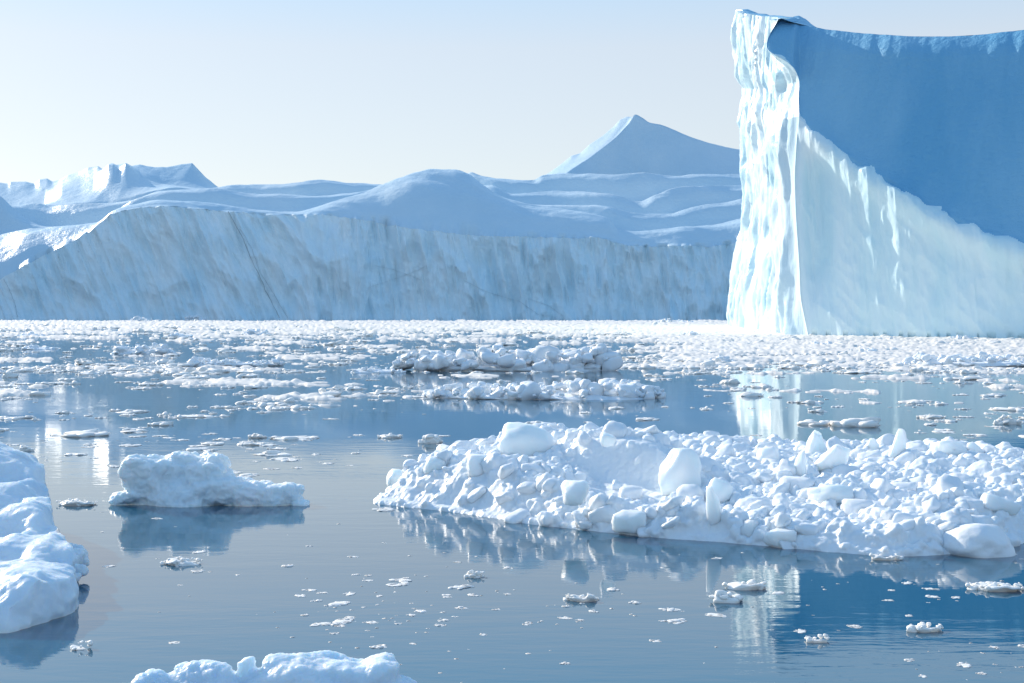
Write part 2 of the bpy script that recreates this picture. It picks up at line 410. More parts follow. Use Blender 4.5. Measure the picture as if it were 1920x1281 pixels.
def big_berg():
    org = (60, 250, 0)
    t = thing('cliff_iceberg', 'towering iceberg with fluted sunlit edge and snow face in deep blue shade, right side of the bay', 'iceberg', org)
    # corner line in world: for each height the px of the corner
    zc = np.linspace(-1.5, 60, 400)
    pxc = np.full_like(zc, 1490.)
    for _ in range(6): pxc = pl(front_py(pxc, zc), Cc)
    ker = np.exp(-(np.arange(-24, 25) / 10.0) ** 2); ker /= ker.sum()
    pxc = np.convolve(np.pad(pxc, 24, 'edge'), ker, 'valid')
    def corner_px(z): return np.interp(z, zc, pxc)
    # front face grid, u across (0 at the corner), v up
    U = np.concatenate([np.linspace(0, 0.36, 330), np.linspace(0.36, 1, 160)[1:]])
    nv = 330
    pxe = 1460 + U * 1000
    ztop0 = np.array([0.0] * len(U))
    # top height where the ray row equals Tc
    ztop = np.full_like(U, 50.0)
    for _ in range(12):
        pxt = corner_px(ztop) + U * 1000
        ztop = H + (Y0 - pl(pxt, Tc)) / F * front_d(pxt, ztop)
    v = np.linspace(0, 1, nv)[:, None]
    z = -1.5 + (ztop[None] + 1.5) * v
    px = corner_px(z) + U[None] * 1000
    d = front_d(px, z)
    zb = zb_of(px)
    x = (px - CX) / F * d
    run = x * 0.75 - d * 0.65                         # distance along the face
    low = sst(0.6, -0.8, z - zb + 1.5 * fbm(run / 6, z / 5, 2, 3))
    lean = run + 0.10 * z
    flut = 0.35 * ridged(lean / 5.5, z / 60, 8.3, 2) + 0.22 * ridged(lean / 2.3, z / 40, 6.3, 2) + 0.85 * fbm(lean / 10, z / 22, 3.3, 3) + 0.38 * ridged(lean / 7 + z / 14, z / 11, 5.3, 2) + 0.2 * fbm(lean / 1.5, z / 3, 5, 2)
    rim = 1.6 * np.exp(-((z - zb + 2.2) / 2.4) ** 2)
    notch = 2.6 * np.exp(-((px - 1535) / 28) ** 2) * sst(-2, -9, z - zb) * sst(4, 14, z)
    dd = low * (0.8 - flut * 0.8 - rim + notch + 0.6 * sst(0, -14, z - zb)) + (1 - low) * (0.30 * fbm(run / 16, z / 30, 5.5, 3) + 0.24 * fbm(run / 2.6, z / 24, 8.5, 3) + 0.05 * fbm(run / 1.2, z / 0.8, 2.5, 3))
    edge = sst(0, 0.03, U)[None]
    dd = dd * (0.15 + 0.85 * edge)
    # brow: the top rolls back
    roll = 2.6 * np.maximum(0, 1 - (ztop[None] - z) / 5.0) ** 2.0
    d2 = d + dd + roll
    under = 0.6 * sst(1.4, 0.2, z) * (noise(run / 1.6, 3, 3) > 0.1)
    d2 = d2 + under * low
    P = np.stack([(px - CX) / F * d2, d2, z], -1)
    is_low = (0.5 * (low[:-1, :-1] + low[1:, 1:]) > 0.5)
    grid_obj('ice_face', P, M_CLIFF, t, keep=is_low, org=org)
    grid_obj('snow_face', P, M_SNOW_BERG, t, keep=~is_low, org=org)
    top_front = P[-1]
    # flank: s from the corner (0) to the far tip (1)
    ns, nf = 260, 330
    s = np.linspace(0, 1, ns)[None, :]
    topy = pl(s[0], [(0, 36), (0.12, 40), (0.2, 34), (0.34, 31), (0.5, 31), (0.62, 28), (0.8, 23), (0.93, 19), (1, 18)])
    topy = topy + 1.2 * fbm(s[0] * 18, 1, 1, 3)
    dtip = 385.0
    zt = np.full(ns, 55.0)
    zcol0 = P[-1, 0, 2]
    def flank_d(s, z):
        c = corner_px(np.minimum(z, 58)); d0 = front_d(c, np.minimum(z, 58))
        return d0 + (dtip - d0) * s ** 1.1
    for _ in range(10): zt = H + (Y0 - topy) / F * flank_d(s[0], zt)
    zt[0] = zcol0
    vv = np.linspace(0, 1, nf)[:, None]
    zz = -1.5 + (zt[None] + 1.5) * vv
    dd = flank_d(s, zz)
    py = Y0 - (zz - H) * F / dd
    a0 = corner_px(np.minimum(zz, zcol0)); b = pl(py, Lc); a = 1497.0
    pxx = a + (b - a) * s + (a0 - a) * np.exp(-(s / 0.07) ** 1.5)
    run = s * 145
    wig = run + 2.2 * fbm(zz / 16, run / 60, 4, 3)
    fl = 1.7 * ridged(wig / 17, zz / 60, 2.1, 2) + 1.9 * ridged(wig / 7.5, zz / 40, 7.1, 2) + 1.2 * fbm(wig / 12, zz / 16, 3.9, 3) + 0.35 * ridged(wig / 2.4, zz / 8, 5.1, 2)
    e = sst(0, 0.05, s) * sst(1, 0.97, s)
    foot = 1.8 * np.exp(-zz / 7.0) * (0.4 + np.abs(noise(run / 14, 2, 2)))
    xx = (pxx - CX) / F * dd - e * ((fl - 1.6) * 0.85 + foot)
    grid_obj('sunlit_flank', np.stack([xx, dd, zz], -1), M_FLANK, t, flip=True, org=org)
    top_flank = np.stack([xx, dd, zz], -1)[-1]
    # top surface: column 0 follows the flank top, the others run back from the front brow
    nt_ = 60
    fu = np.linspace(0, 1, nt_)
    cols = np.arange(0, len(U), 6)
    rows = []
    for k, f_ in enumerate(fu):
        left = np.array([np.interp(f_, s[0], top_flank[:, i]) for i in range(3)])
        fr = top_front[cols]
        rear_y = 385.0
        ry = fr[:, 1] + (rear_y - fr[:, 1]) * f_
        hid = Y0 - (fr[:, 2] - H) * F / fr[:, 1]                 # row of the brow
        below = 7 * f_ + 10 * f_ * f_
        rz = H + (Y0 - (hid + below)) / F * ry
        ppx = CX + fr[:, 0] / fr[:, 1] * F
        lump = 15 * np.exp(-((ppx - 1502) / 22) ** 2) * np.exp(-((f_ - 0.25) / 0.12) ** 2)
        rz = rz + lump / F * ry * (1 + 0.25 * fbm(ppx / 7, f_ * 20, 1, 3))
        rx = (ppx - CX) / F * ry
        r = np.stack([rx, ry, rz], -1)
        blend = sst(0.0, 0.06, U[cols] + 0)[:, None]
        off = (left - r[0])[None] * (1 - blend)
        rows.append(r + off)
    rows.append(rows[-1] * np.array([1, 1, 0]) + np.array([7, 12, -2]))
    rows[-2][:, 0] += 1.5
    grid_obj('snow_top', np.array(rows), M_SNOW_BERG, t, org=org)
    # hidden right-hand end
    endc = P[:, -1]; rearc = np.array(rows)[:, -1]
    e2 = np.stack([endc[::8], np.stack([np.full(len(endc[::8]), rearc[-1, 0]), np.full(len(endc[::8]), 395.), np.clip(endc[::8, 2], -2, rearc[-2, 2])], -1)])
    grid_obj('end_wall', e2, M_CLIFF, t, org=org)
big_berg()

# ------------------------------------------------------------------ rock shapes (melted polyhedra)
def ico(sub):
    bm = bmesh.new(); bmesh.ops.create_icosphere(bm, subdivisions=sub, radius=1.0)
    V = np.array([v.co[:] for v in bm.verts]); Fc = np.array([[v.index for v in f.verts] for f in bm.faces]); bm.free()
    return V / np.linalg.norm(V, axis=1)[:, None], Fc
ICO = {k: ico(k) for k in (1, 2, 3, 4, 5)}
def rock(sub, seed, planes=11, sharp=9.0, rough=0.05, flat=False):
    """unit rounded polyhedron: soft minimum of random planes"""
    r = np.random.default_rng(seed)
    V, Fc = ICO[sub]
    N = r.normal(size=(planes, 3)); N /= np.linalg.norm(N, axis=1)[:, None]
    N = np.concatenate([N, np.eye(3), -np.eye(3)])
    h = np.concatenate([r.uniform(0.72, 1.0, planes), r.uniform(0.85, 1.1, 6)])
    dots = V @ N.T
    q = np.maximum(dots, 0.0) / h
    rad = 1.0 / (np.sum(q ** sharp, axis=1) ** (1 / sharp) + 1e-6)
    if rough: rad = rad * (1 + rough * fbm(V[:, 0] * 2.2 + seed, V[:, 1] * 2.2, V[:, 2] * 2.2, 3))
    return V * np.minimum(rad, 1.35)[:, None], Fc
def rotm(a, b, c):
    ca, sa, cb, sb, cc, s_ = math.cos(a), math.sin(a), math.cos(b), math.sin(b), math.cos(c), math.sin(c)
    return (np.array([[cc, -s_, 0], [s_, cc, 0], [0, 0, 1]]) @ np.array([[cb, 0, sb], [0, 1, 0], [-sb, 0, cb]]) @ np.array([[1, 0, 0], [0, ca, -sa], [0, sa, ca]]))
class Soup:
    def __init__(s): s.V, s.F, s.n = [], [], 0
    def add(s, V, Fc): s.V.append(V); s.F.append(Fc + s.n); s.n += len(V)
    def mesh(s, name, mat): return raw_mesh(name, np.concatenate(s.V), np.concatenate(s.F), mat)
LUMP = [raw_mesh('ice_lump', *rock(3, 100 + i, 7 + i % 5, 14 + (i % 4) * 9, 0.07), M_ICE) for i in range(14)]
LUMP_B = []
for _l in LUMP:
    _c = _l.copy(); _c.materials.clear(); _c.materials.append(M_BRASH); LUMP_B.append(_c)
LUMP_RAW = {k: [rock(k, 200 + i, 7 + i % 5, 16 + (i % 4) * 9, 0.08) for i in range(14)] for k in (1, 2)}

def remesh(name, soup, voxel, mat, smooth=4, amps=(), org=(0, 0, 0)):
    """fuse overlapping pieces into one continuous body of ice"""
    me = soup.mesh(name + '_raw', None)
    o = bpy.data.objects.new('tmp', me); COL.objects.link(o)
    m = o.modifiers.new('r', 'REMESH'); m.mode = 'VOXEL'; m.voxel_size = voxel
    if smooth:
        m2 = o.modifiers.new('s', 'SMOOTH'); m2.iterations = smooth; m2.factor = 0.5
    dg = bpy.context.evaluated_depsgraph_get(); ev = o.evaluated_get(dg); em = ev.to_mesh()
    n = len(em.vertices); V = np.empty(n * 3, np.float32); em.vertices.foreach_get('co', V); V = V.reshape(-1, 3).astype(float)
    Nn = np.empty(n * 3, np.float32); em.vertices.foreach_get('normal', Nn); Nn = Nn.reshape(-1, 3)
    m_ = len(em.polygons); L = np.empty(m_ * 4, np.int32)
    em.loops.foreach_get('vertex_index', L); Fc = L.reshape(-1, 4)
    ev.to_mesh_clear(); bpy.data.objects.remove(o); bpy.data.meshes.remove(me)
    for sc_, am, kind in amps:
        q = V / sc_
        f = fbm(q[:, 0], q[:, 1], q[:, 2], 3) if kind == 'f' else ridged(q[:, 0], q[:, 1], q[:, 2], 2) - 0.6
        V = V + Nn * (am * f)[:, None]
    return raw_mesh(name, V - np.asarray(org), Fc, mat)
def blob(soup, px, py, d, w, h, dep, seed, rot=0.0, sub=3, sharp=8, tilt=0.0):
    """w, h in photo pixels at that depth, dep in metres"""
    V, Fc = rock(sub, seed, 10, sharp)
    s = d / F
    V = V * np.array([w / 2 * s, dep / 2, h / 2 * s]) @ rotm(0, tilt, rot).T
    soup.add(V + W(px, py, d), Fc)

# ------------------------------------------------------------------ main rubble floe
FR = [(700, 945), (760, 951), (880, 965), (1000, 984), (1130, 998), (1250, 1010), (1360, 1018), (1450, 1025), (1560, 1036), (1680, 1045), (1780, 1040), (1870, 1029), (1920, 1019), (2050, 990)]
BK = [(2150, 37.5), (2060, 39.5), (1930, 40.5), (1850, 43), (1700, 44.3), (1500, 44.3), (1300, 45.3), (1100, 44.8), (1000, 43.8), (900, 42.2), (800, 40.6), (735, 38.6), (700, 37.2)]
poly = [W(a, b, wd(b))[:2] for a, b in FR] + [np.array([(a - CX) / F * d, d]) for a, d in BK]
poly = np.array(poly)
def poly_sd(poly, x, y):
    """signed distance to a polygon, positive inside"""
    best = np.full(x.shape, 1e9); inside = np.zeros(x.shape, bool)
    n = len(poly)
    for i in range(n):
        a, b = poly[i], poly[(i + 1) % n]; e = b - a
        t = np.clip(((x - a[0]) * e[0] + (y - a[1]) * e[1]) / (e @ e), 0, 1)
        best = np.minimum(best, np.hypot(x - a[0] - t * e[0], y - a[1] - t * e[1]))
        c = ((a[1] > y) != (b[1] > y)) & (x < (b[0] - a[0]) * (y - a[1]) / (b[1] - a[1] + 1e-12) + a[0])
        inside ^= c
    return np.where(inside, best, -best)
def floe_h(x, y):
    sd = poly_sd(poly, x, y) + 0.05 * fbm(x / .5, y / .5, 3, 3)
    px = CX + x / y * F
    dfront = wd(pl(px, FR))
    back = y - dfront
    lip = pl(px, [(700, .35), (760, .75), (850, .95), (950, 1.0), (1040, .75), (1120, .42), (1300, .36), (1500, .33), (1700, .36), (1850, .45), (2000, .6)])
    rise = pl(px, [(700, .2), (1000, .5), (1100, .62), (1300, .5), (1500, .42), (1800, .38), (2000, .3)])
    z = lip * sst(0, pl(px, [(700, 1.1), (1000, 1.2), (1100, .5), (2000, .6)]), sd) + (rise - 0.25 * (px < 1000)) * sst(0.8, 7.5, back)
    # the sloping slab with a hollow in front of it
    cx = np.exp(-((px - 1170) / 105) ** 4)
    z = z + cx * (-0.22 * np.exp(-((back - 2.6) / 1.1) ** 2) + 0.88 * sst(3.9, 4.75, back) * sst(8.5, 5.0, back))
    z = z + 0.32 * np.exp(-((px - 1585) / 60) ** 2 - ((back - 4.0) / .8) ** 2)
    z = z + 0.30 * np.exp(-((px - 1790) / 110) ** 2 - ((back - 2.6) / .9) ** 2)
    rough = 1 - 0.85 * cx * sst(1.3, 2.0, back) * sst(6.0, 5.0, back)
    z = z + rough * (0.13 * fbm(x / 1.1, y / 1.1, 1, 3) + 0.09 * ridged(x / .7, y / .7, 4, 2) - 0.03) * sst(0, .5, sd) + 0.025 * fbm(x / .16, y / .16, 1, 2)
    z = z * sst(2.0, 0.2, -0.0 * sd)
    return np.where(sd > 0, np.maximum(z, 0.02 + 0.1 * sst(0, .15, sd)), -0.35 * np.minimum(1, -sd * 6)), sd, back, px
def main_floe():
    t = thing('rubble_floe', 'wide white ice floe heaped with broken ice rubble, near foreground right', 'ice floe', (4, 36, 0))
    org = (4, 36, 0)
    xs = np.arange(-4.6, 20, 0.055); ys = np.arange(28, 46.5, 0.055)
    X, Y = np.meshgrid(xs, ys)
    Z, sd, back, px = floe_h(X, Y)
    keep = (sd > -0.25)
    kf = keep[:-1, :-1] & keep[1:, 1:] & (px[:-1, :-1] < 2080)
    f = grid_faces(*X.shape, kf); V0, f0 = compact(np.stack([X, Y, Z], -1).reshape(-1, 3), f)
    soup = Soup()
    V0b = V0 * np.array([1, 1, 0]) + np.array([0, 0, -0.5])
    soup.add(V0, np.concatenate([f0[:, [0, 1, 2]], f0[:, [0, 2, 3]]]))
    soup.add(V0b, np.concatenate([f0[:, [0, 2, 1]], f0[:, [0, 3, 2]]]))
    e = {}
    for q in f0:
        for u_, v_ in ((q[0], q[1]), (q[1], q[2]), (q[2], q[3]), (q[3], q[0])):
            if (v_, u_) in e: del e[(v_, u_)]
            else: e[(u_, v_)] = 1
    E = np.array(list(e)); n0 = len(V0)
    soup.F.append(np.concatenate([np.stack([E[:, 1], E[:, 0], E[:, 0] + n0], -1), np.stack([E[:, 1], E[:, 0] + n0, E[:, 1] + n0], -1)]))
    N = 14000
    x = RNG.uniform(-4.4, 17.5, N * 3); y = RNG.uniform(28.5, 46, N * 3)
    z, sd, back, px = floe_h(x, y)
    slab = np.exp(-((px - 1170) / 115) ** 4) * sst(1.3, 1.9, back) * sst(5.6, 5.0, back)
    leftface = sst(1080, 960, px) * sst(2.2, 1.0, back)
    ok = (sd > 0.03) & (px < 2060) & (RNG.uniform(size=N * 3) > 0.97 * slab) & (RNG.uniform(size=N * 3) > 0.8 * leftface)
    x, y, z, sd, px = [a[ok][:N] for a in (x, y, z, sd, px)]
    clump = 0.75 + 0.8 * np.clip(0.5 + fbm(x / 1.3, y / 1.3, 9, 3), 0, 1.2)
    s = (0.04 + 0.30 * RNG.beta(1.0, 9.5, len(x))) * clump
    s = np.where(RNG.uniform(size=len(x)) < .03, RNG.uniform(.12, .27, len(x)), s)
    order = np.argsort(-s * 36 / y)
    for rank, i in enumerate(order):
        sc_ = np.array([s[i] * random.uniform(.8, 1.6), s[i] * random.uniform(.8, 1.4), s[i] * random.uniform(.5, 1.1)])
        R = rotm(random.uniform(-.9, .9), random.uniform(-.9, .9), random.uniform(0, 6.28))
        loc = np.array([x[i], y[i], z[i] + 0.16 * s[i]])
        if rank < 600 and rank % 2 == 0:
            o = bpy.data.objects.new('ice_lump', LUMP[random.randrange(14)]); COL.objects.link(o); o.parent = t
            o.location = loc - org; o.scale = sc_ * 1.05
            o.rotation_euler = (random.uniform(-.7, .7), random.uniform(-.7, .7), random.uniform(0, 6.28))
        else:
            V, Fc = LUMP_RAW[2 if rank < 4500 else 1][random.randrange(14)]
            soup.add((V * sc_) @ R.T + loc, Fc)
    put('floe_base', remesh('floe_base', soup, 0.031, M_ICE, 0, ((.12, .012, 'f'),), org), t)
    # prominent blocks
    B = [(985, 860, 108, 66, .8, 'largest rounded ice block, tallest thing on the rubble floe', 0.0, .15, 5),
         (912, 890, 80, 44, .7, 'smooth rounded white block just left of the tallest block on the rubble floe', 0.2, .1, 6),
         (1278, 925, 88, 84, .9, 'upright bluish translucent block at the right end of the shaded slab', 0.0, .0, 7),
         (1528, 857, 60, 50, .6, 'angular white block on the back rim, left of the triangular slab', 0.5, .3, 9),
         (1568, 888, 66, 58, .45, 'broad triangular white slab standing near the middle of the floe', 0.2, .6, 12),
         (1685, 862, 38, 58, .35, 'narrow pointed ice spike on the back edge of the floe', 0.0, .12, 12),
         (1634, 852, 30, 30, .4, 'small square block just left of the pointed spike', 0.3, .1, 10),
         (1660, 858, 30, 24, .3, 'small tilted shard touching the pointed spike', 0.3, .5, 10),
         (1780, 856, 66, 30, .6, 'long flat slab lying on the back edge of the floe, right of the spike', 0.4, .15, 10),
         (1826, 856, 34, 28, .4, 'small pointed block at the right end of the long flat slab', 0.1, -.4, 10),
         (1330, 984, 32, 62, .3, 'tall thin tooth-shaped block near the front waterline', 0.0, -.15, 9),
         (1414, 1003, 58, 42, .5, 'rounded cup-shaped block near the front waterline, right of the tooth-shaped one', 0.0, .0, 7),
         (1178, 995, 60, 38, .6, 'boxy flat-topped block at the front waterline under the shaded slab', 0.2, .05, 12),
         (1096, 984, 34, 36, .4, 'small upright block at the front waterline, left of the boxy flat-topped one', 0.0, .1, 10),
         (1072, 962, 56, 40, .6, 'block with a flat sunlit top above the left waterline of the floe', 0.3, .0, 11),
         (1826, 1030, 140, 66, 1.6, 'big smooth domed block at the right front of the floe', 0.2, .0, 5),
         (1500, 892, 34, 44, .35, 'pointed shard left of the broad triangular slab', 0.1, .15, 11),
         (1346, 945, 44, 46, .4, 'leaning thin slab just right of the bluish translucent block', 0.2, .45, 11),
         (1466, 1020, 64, 32, .6, 'low rounded boulder of ice half in the water at the front edge', 0.0, .0, 5),
         (814, 886, 42, 32, .4, 'small square block on the left shoulder of the floe', 0.4, .1, 10),
         (862, 884, 52, 28, .5, 'low flat-topped block between the two left shoulder blocks', 0.1, .0, 9),
         (748, 912, 44, 34, .5, 'angular block nearest the left tip of the floe', 0.3, .2, 10),
         (1004, 884, 36, 20, .4, 'small rounded block in the shade just below the tallest block', 0.0, .0, 6),
         (1560, 940, 90, 34, .8, 'broad snow-covered hump in the middle of the rubble', 0.1, .05, 5),
         (1865, 962, 74, 34, .9, 'low flat slab behind the big domed block', 0.2, .1, 8),
         (1130, 858, 30, 24, .4, 'small knobbly block on the back rim above the shaded slab', 0.1, .2, 8),
         (1218, 852, 34, 26, .4, 'pale rounded block on the back rim, behind the bluish translucent block', 0.1, .1, 7),
         (1440, 868, 46, 30, .5, 'grey-shaded block on the floe, left of the angular white block', 0.1, .1, 8)]
    for k, (px_, pyb, w, h, dep, lab, rz, tl, sh) in enumerate(B):
        d = 38.0
        for _ in range(25):
            x_ = (px_ - CX) / F * d
            zz = float(floe_h(np.array([x_]), np.array([d]))[0][0]); zz = max(zz, 0.0)
            d = 0.6 * d + 0.4 * float(wd(pyb, zz))
        sub = 4 if w > 50 else 3
        V, Fc = rock(sub, 400 + k * 7, (16 if w > 80 else 8) if sh > 5 else 10, sh * 2.6 if sh > 5 else 12, 0.07)
        if 'pointed' in lab or 'triangular' in lab or 'tooth' in lab:
            V[:, :2] *= (1.0 - 0.42 * np.clip(V[:, 2:3], -1, 1))
        s = d / F
        V = V / np.abs(V).max(0)
        V = (V * np.array([w / 2 * s, dep / 2, h / 2 * s * 1.2])) @ rotm(0, tl, 0).T
        Vr = V @ rotm(0, 0, rz).T
        loc = np.array([x_, d, zz + h / 2 * s * (0.82 if w < 120 else 0.4)])
        put('ice_block', raw_mesh('ice_block', Vr, Fc, M_BLOCK if w < 120 else M_ICE), None, loc, lab, 'ice block', 'prominent blocks on the rubble floe')
main_floe()

# ------------------------------------------------------------------ sculpted small bergs
def centre_berg():
    s = Soup(); d = 36.2
    for k, (px, py, w, h, dep, dd, sh, rz) in enumerate([
        (335, 924, 200, 92, 1.9, .4, 9, 0), (268, 905, 80, 90, 1.0, .2, 10, .3), (262, 880, 72, 52, .8, .0, 12, .2), (238, 936, 66, 40, .9, .1, 8, 0), (216, 943, 26, 14, .4, 0, 6, 0),
        (325, 885, 150, 64, 1.2, .5, 10, .1), (355, 868, 110, 44, 1.0, .6, 12, .15), (398, 872, 62, 56, .9, .4, 10, -.2), (392, 900, 100, 76, 1.2, .3, 10, .1), (290, 864, 44, 24, .6, .6, 8, 0),
        (420, 890, 40, 40, .7, .4, 12, .5), (430, 922, 150, 62, 1.5, .3, 9, 0), (500, 934, 140, 50, 1.3, .2, 9, .05), (470, 914, 90, 32, .8, .4, 10, 0), (535, 932, 76, 36, .9, .2, 10, .1), (564, 944, 44, 20, .7, .1, 8, 0)]):
        blob(s, px, py, d + dd, w, h, dep, 900 + k, rz, 3, sh)
    org = W(390, 945, 36.4)
    me = remesh('bergy_bit', s, 0.026, M_WHITE, 16, ((.55, .07, 'f'), (.3, -.035, 'r'), (.1, .016, 'f'), (.04, .006, 'f')), org)
    put('bergy_bit', me, None, org, 'knobbly little iceberg with raised left head and low tail, alone on calm water', 'iceberg')
centre_berg()

def bottom_berg():
    s = Soup(); d = 17.4
    for k, (px, py, w, h, dep, dd, sh, rz) in enumerate([
        (400, 1330, 300, 170, 1.2, 0, 6, 0), (640, 1330, 310, 190, 1.3, 0, 6, 0), (510, 1340, 500, 140, 1.3, 0, 6, 0), (500, 1300, 170, 104, .9, .05, 6, .1), (270, 1318, 110, 84, .8, 0, 7, 0), (770, 1316, 70, 70, .6, 0, 7, 0), (290, 1300, 90, 90, .7, 0, 6, .2), (385, 1268, 120, 76, .7, .1, 7, 0),
        (465, 1258, 34, 60, .4, .1, 7, 0), (535, 1262, 90, 78, .6, .1, 6, 0), (590, 1268, 90, 66, .6, .1, 6, 0), (645, 1275, 160, 92, .9, .05, 6, 0),
        (700, 1285, 130, 100, .9, 0, 6, .1), (330, 1288, 80, 60, .6, .1, 6, 0), (240, 1310, 50, 50, .5, 0, 6, 0), (750, 1300, 80, 80, .7, 0, 6, 0), (490, 1280, 120, 50, .6, .1, 6, 0)]):
        blob(s, px, py, d + dd, w, h, dep, 1300 + k, rz, 3, sh)
    org = W(510, 1345, 17.4)
    me = remesh('nearest_floe', s, 0.018, M_SMOOTH, 14, ((.35, .035, 'f'), (.16, -.012, 'r'), (.04, .006, 'f')), org)
    put('smooth_floe', me, None, org, 'knobbly-topped smooth ice cut off by the bottom edge of the picture', 'ice floe')
bottom_berg()

def left_berg():
    org = (-10, 25, 0)
    t = thing('terraced_iceberg', 'stepped blue-white ice ledge reaching in from the left edge in the foreground', 'iceberg', org)
    # crest lines (photo pixels) at growing depth, each with a steep face below it
    C = [(21.9, [(-420, 1300), (0, 1190), (130, 1150)], None),
         (23.7, [(-420, 1010), (-100, 1040), (0, 1062), (50, 1056), (90, 1062), (133, 1078)], .0),
         (25.3, [(-420, 960), (-100, 985), (0, 1012), (30, 1001), (60, 1006), (100, 1003), (119, 1013)], .10),
         (27.0, [(-420, 900), (-100, 940), (0, 962), (20, 947), (60, 940), (88, 950), (107, 985)], .12),
         (28.7, [(-420, 860), (-60, 890), (0, 906), (30, 905), (55, 922), (80, 938), (97, 948)], .14),
         (30.6, [(-420, 760), (-100, 800), (0, 842), (30, 851), (60, 866), (78, 874), (92, 905)], .14),
         (33.0, [(-420, 770), (0, 850), (92, 915)], .1)]
    u = np.linspace(0, 1, 330)
    def xr(d): return pl(d, [(21.7, -7.85), (22.6, -7.4), (23.4, -7.2), (24.3, -7.35), (25.3, -7.85), (27, -8.62), (28.7, -9.25), (30.6, -9.95), (33, -11.2), (34, -12)])
    rows = []
    for i in range(1, len(C)):
        d0_, c0, _a = C[i - 1]; d1_, c1, dip = C[i]
        n = 64
        for j in range(n + (i == len(C) - 1)):
            t_ = j / n; d_ = d0_ + (d1_ - d0_) * t_
            x1 = xr(d_); x_ = -17 + (x1 + 17) * (1 - (1 - u) ** 1.8)
            wob = 0.22 * fbm(x_ / 1.3, i * 4.4, 2, 2)                   # crests wander
            ppx = CX + x_ / d_ * F
            z1 = H + (Y0 - gblur(spl(CX + x_ / d1_ * F, c1), 3)) / F * d1_
            z0 = H + (Y0 - gblur(spl(CX + x_ / d0_ * F, c0), 3)) / F * d0_ if i > 1 else 0 * x_
            tt = np.clip(t_ + wob * math.sin(math.pi * t_) * .6, 0, 1)
            if i == 1:
                k_ = sst(-7.9 - 1.2, -7.6, x_)                      # steep wall at the corner, long slope to the left
                prof = (1 - k_) * tt ** 0.8 + k_ * np.clip(tt * 2.6, 0, 1) ** 0.5
                z_ = z0 + (z1 - z0) * prof
            else:
                z_ = z0 + (z1 - z0) * (0.25 * sst(0, 1, tt) + 0.75 * sst(.42, .98, tt)) - dip * np.sin(math.pi * np.minimum(tt / .62, 1))
            z_ = z_ + (0.06 * fbm(x_ / .6, d_ / .6, 2, 3) + 0.05 * ridged(x_ / 1.1, d_ / .8, 7, 2)) * math.sin(math.pi * min(1, .15 + t_)) ** .5 + 0.010 * fbm(x_ / .12, d_ / .12, 2, 2)
            edge = np.clip((x1 - x_) / 0.10, 0, 1) ** 0.5
            z_ = -0.4 + (z_ + 0.4) * edge
            x_ = x_ + 0.10 * fbm(z_ / .5, d_ / .6, 1, 3) * (edge < 1) + 0.0
            rows.append(np.stack([x_, np.full_like(x_, d_) + wob * .3, z_], -1))
    first = rows[0].copy(); first[:, 2] = -.4
    grid_obj('ice_ledge', np.array([first] + rows), M_SMOOTH, t, org=org)
    s = Soup()
    for k, (px, py, w, h, dep, dd) in enumerate([(132, 1060, 34, 56, .6, 26.2), (142, 1045, 36, 40, .5, 26.5), (152, 1040, 24, 36, .4, 26.8), (140, 1070, 30, 30, .5, 26.0), (128, 1030, 26, 26, .5, 26.9), (157, 1055, 14, 18, .3, 26.6), (136, 1085, 16, 22, .4, 25.6)]):
        blob(s, px, py, dd, w, h, dep, 1500 + k, k * .4, 3, 7)
    me = remesh('ice_knob', s, 0.02, M_SMOOTH, 3, ((.12, .02, 'f'), (.05, .006, 'r')), org)
    put('ice_knob', me, t)
left_berg()

# ------------------------------------------------------------------ mid-distance heaped floes
def heap(name, label, cat, outline, pyb, dep, n, smax, mat=None, seed=1, base=0.25):
    """outline: (px, top py) along the floe; pyb its waterline row; dep its extent away from us in metres"""
    rg = np.random.default_rng(seed)
    o_ = np.array(outline, float); d0 = float(wd(pyb)); x0, x1 = o_[0, 0], o_[-1, 0]
    org = np.array([((x0 + x1) / 2 - CX) / F * d0, d0 + dep / 2, 0])
    t = thing(name, label, cat, org)
    mat = mat or M_ICE
    half = (x1 - x0) / 2 / F * d0
    V, Fc = rock(4, seed + 50, 10, 6, 0.08)
    V = V * np.array([half * .97, dep / 2 * .95, base]) ; V[:, 2] += base * .15
    V[:, :2] *= (1 + 0.10 * fbm(V[:, 0] / 2 + seed, V[:, 1] / 2, 0, 3))[:, None]
    V[:, 2] += 0.12 * fbm(V[:, 0] / .7, V[:, 1] / .7, 3, 3) * (V[:, 2] > 0)
    put('floe_base', raw_mesh('floe_base', V, Fc, mat), t)
    for i in range(n):
        a = rg.uniform(0, 1); px = x0 + (x1 - x0) * a
        bmax = dep * .9 * math.sqrt(max(0.02, 1 - (2 * a - 1) ** 2))
        b = rg.uniform(0, 1); yy = d0 + dep / 2 + (b - .5) * bmax
        top = H + (Y0 - pl(px, outline)) / F * d0
        top = max(0.12, float(top)) * (0.45 + 0.55 * math.sin(math.pi * (0.15 + 0.7 * b)))
        sz = smax * (0.18 + 0.9 * rg.beta(0.9, 2.6)) * (0.35 + 0.65 * min(1, top / (smax * 1.6)))
        z = rg.uniform(0.1, 1) ** 0.6 * top - sz * .6
        o = bpy.data.objects.new('ice_lump', (LUMP if mat is M_ICE else LUMP_B)[rg.integers(14)]); COL.objects.link(o); o.parent = t
        o.location = (px / F * d0 - CX / F * d0 - org[0] , yy - org[1], max(z, -0.25 * sz))
        o.scale = (sz * rg.uniform(.8, 1.5), sz * rg.uniform(.8, 1.4), sz * rg.uniform(.6, 1.0))
        o.rotation_euler = (rg.uniform(-.4, .4), rg.uniform(-.4, .4), rg.uniform(0, 6.28))
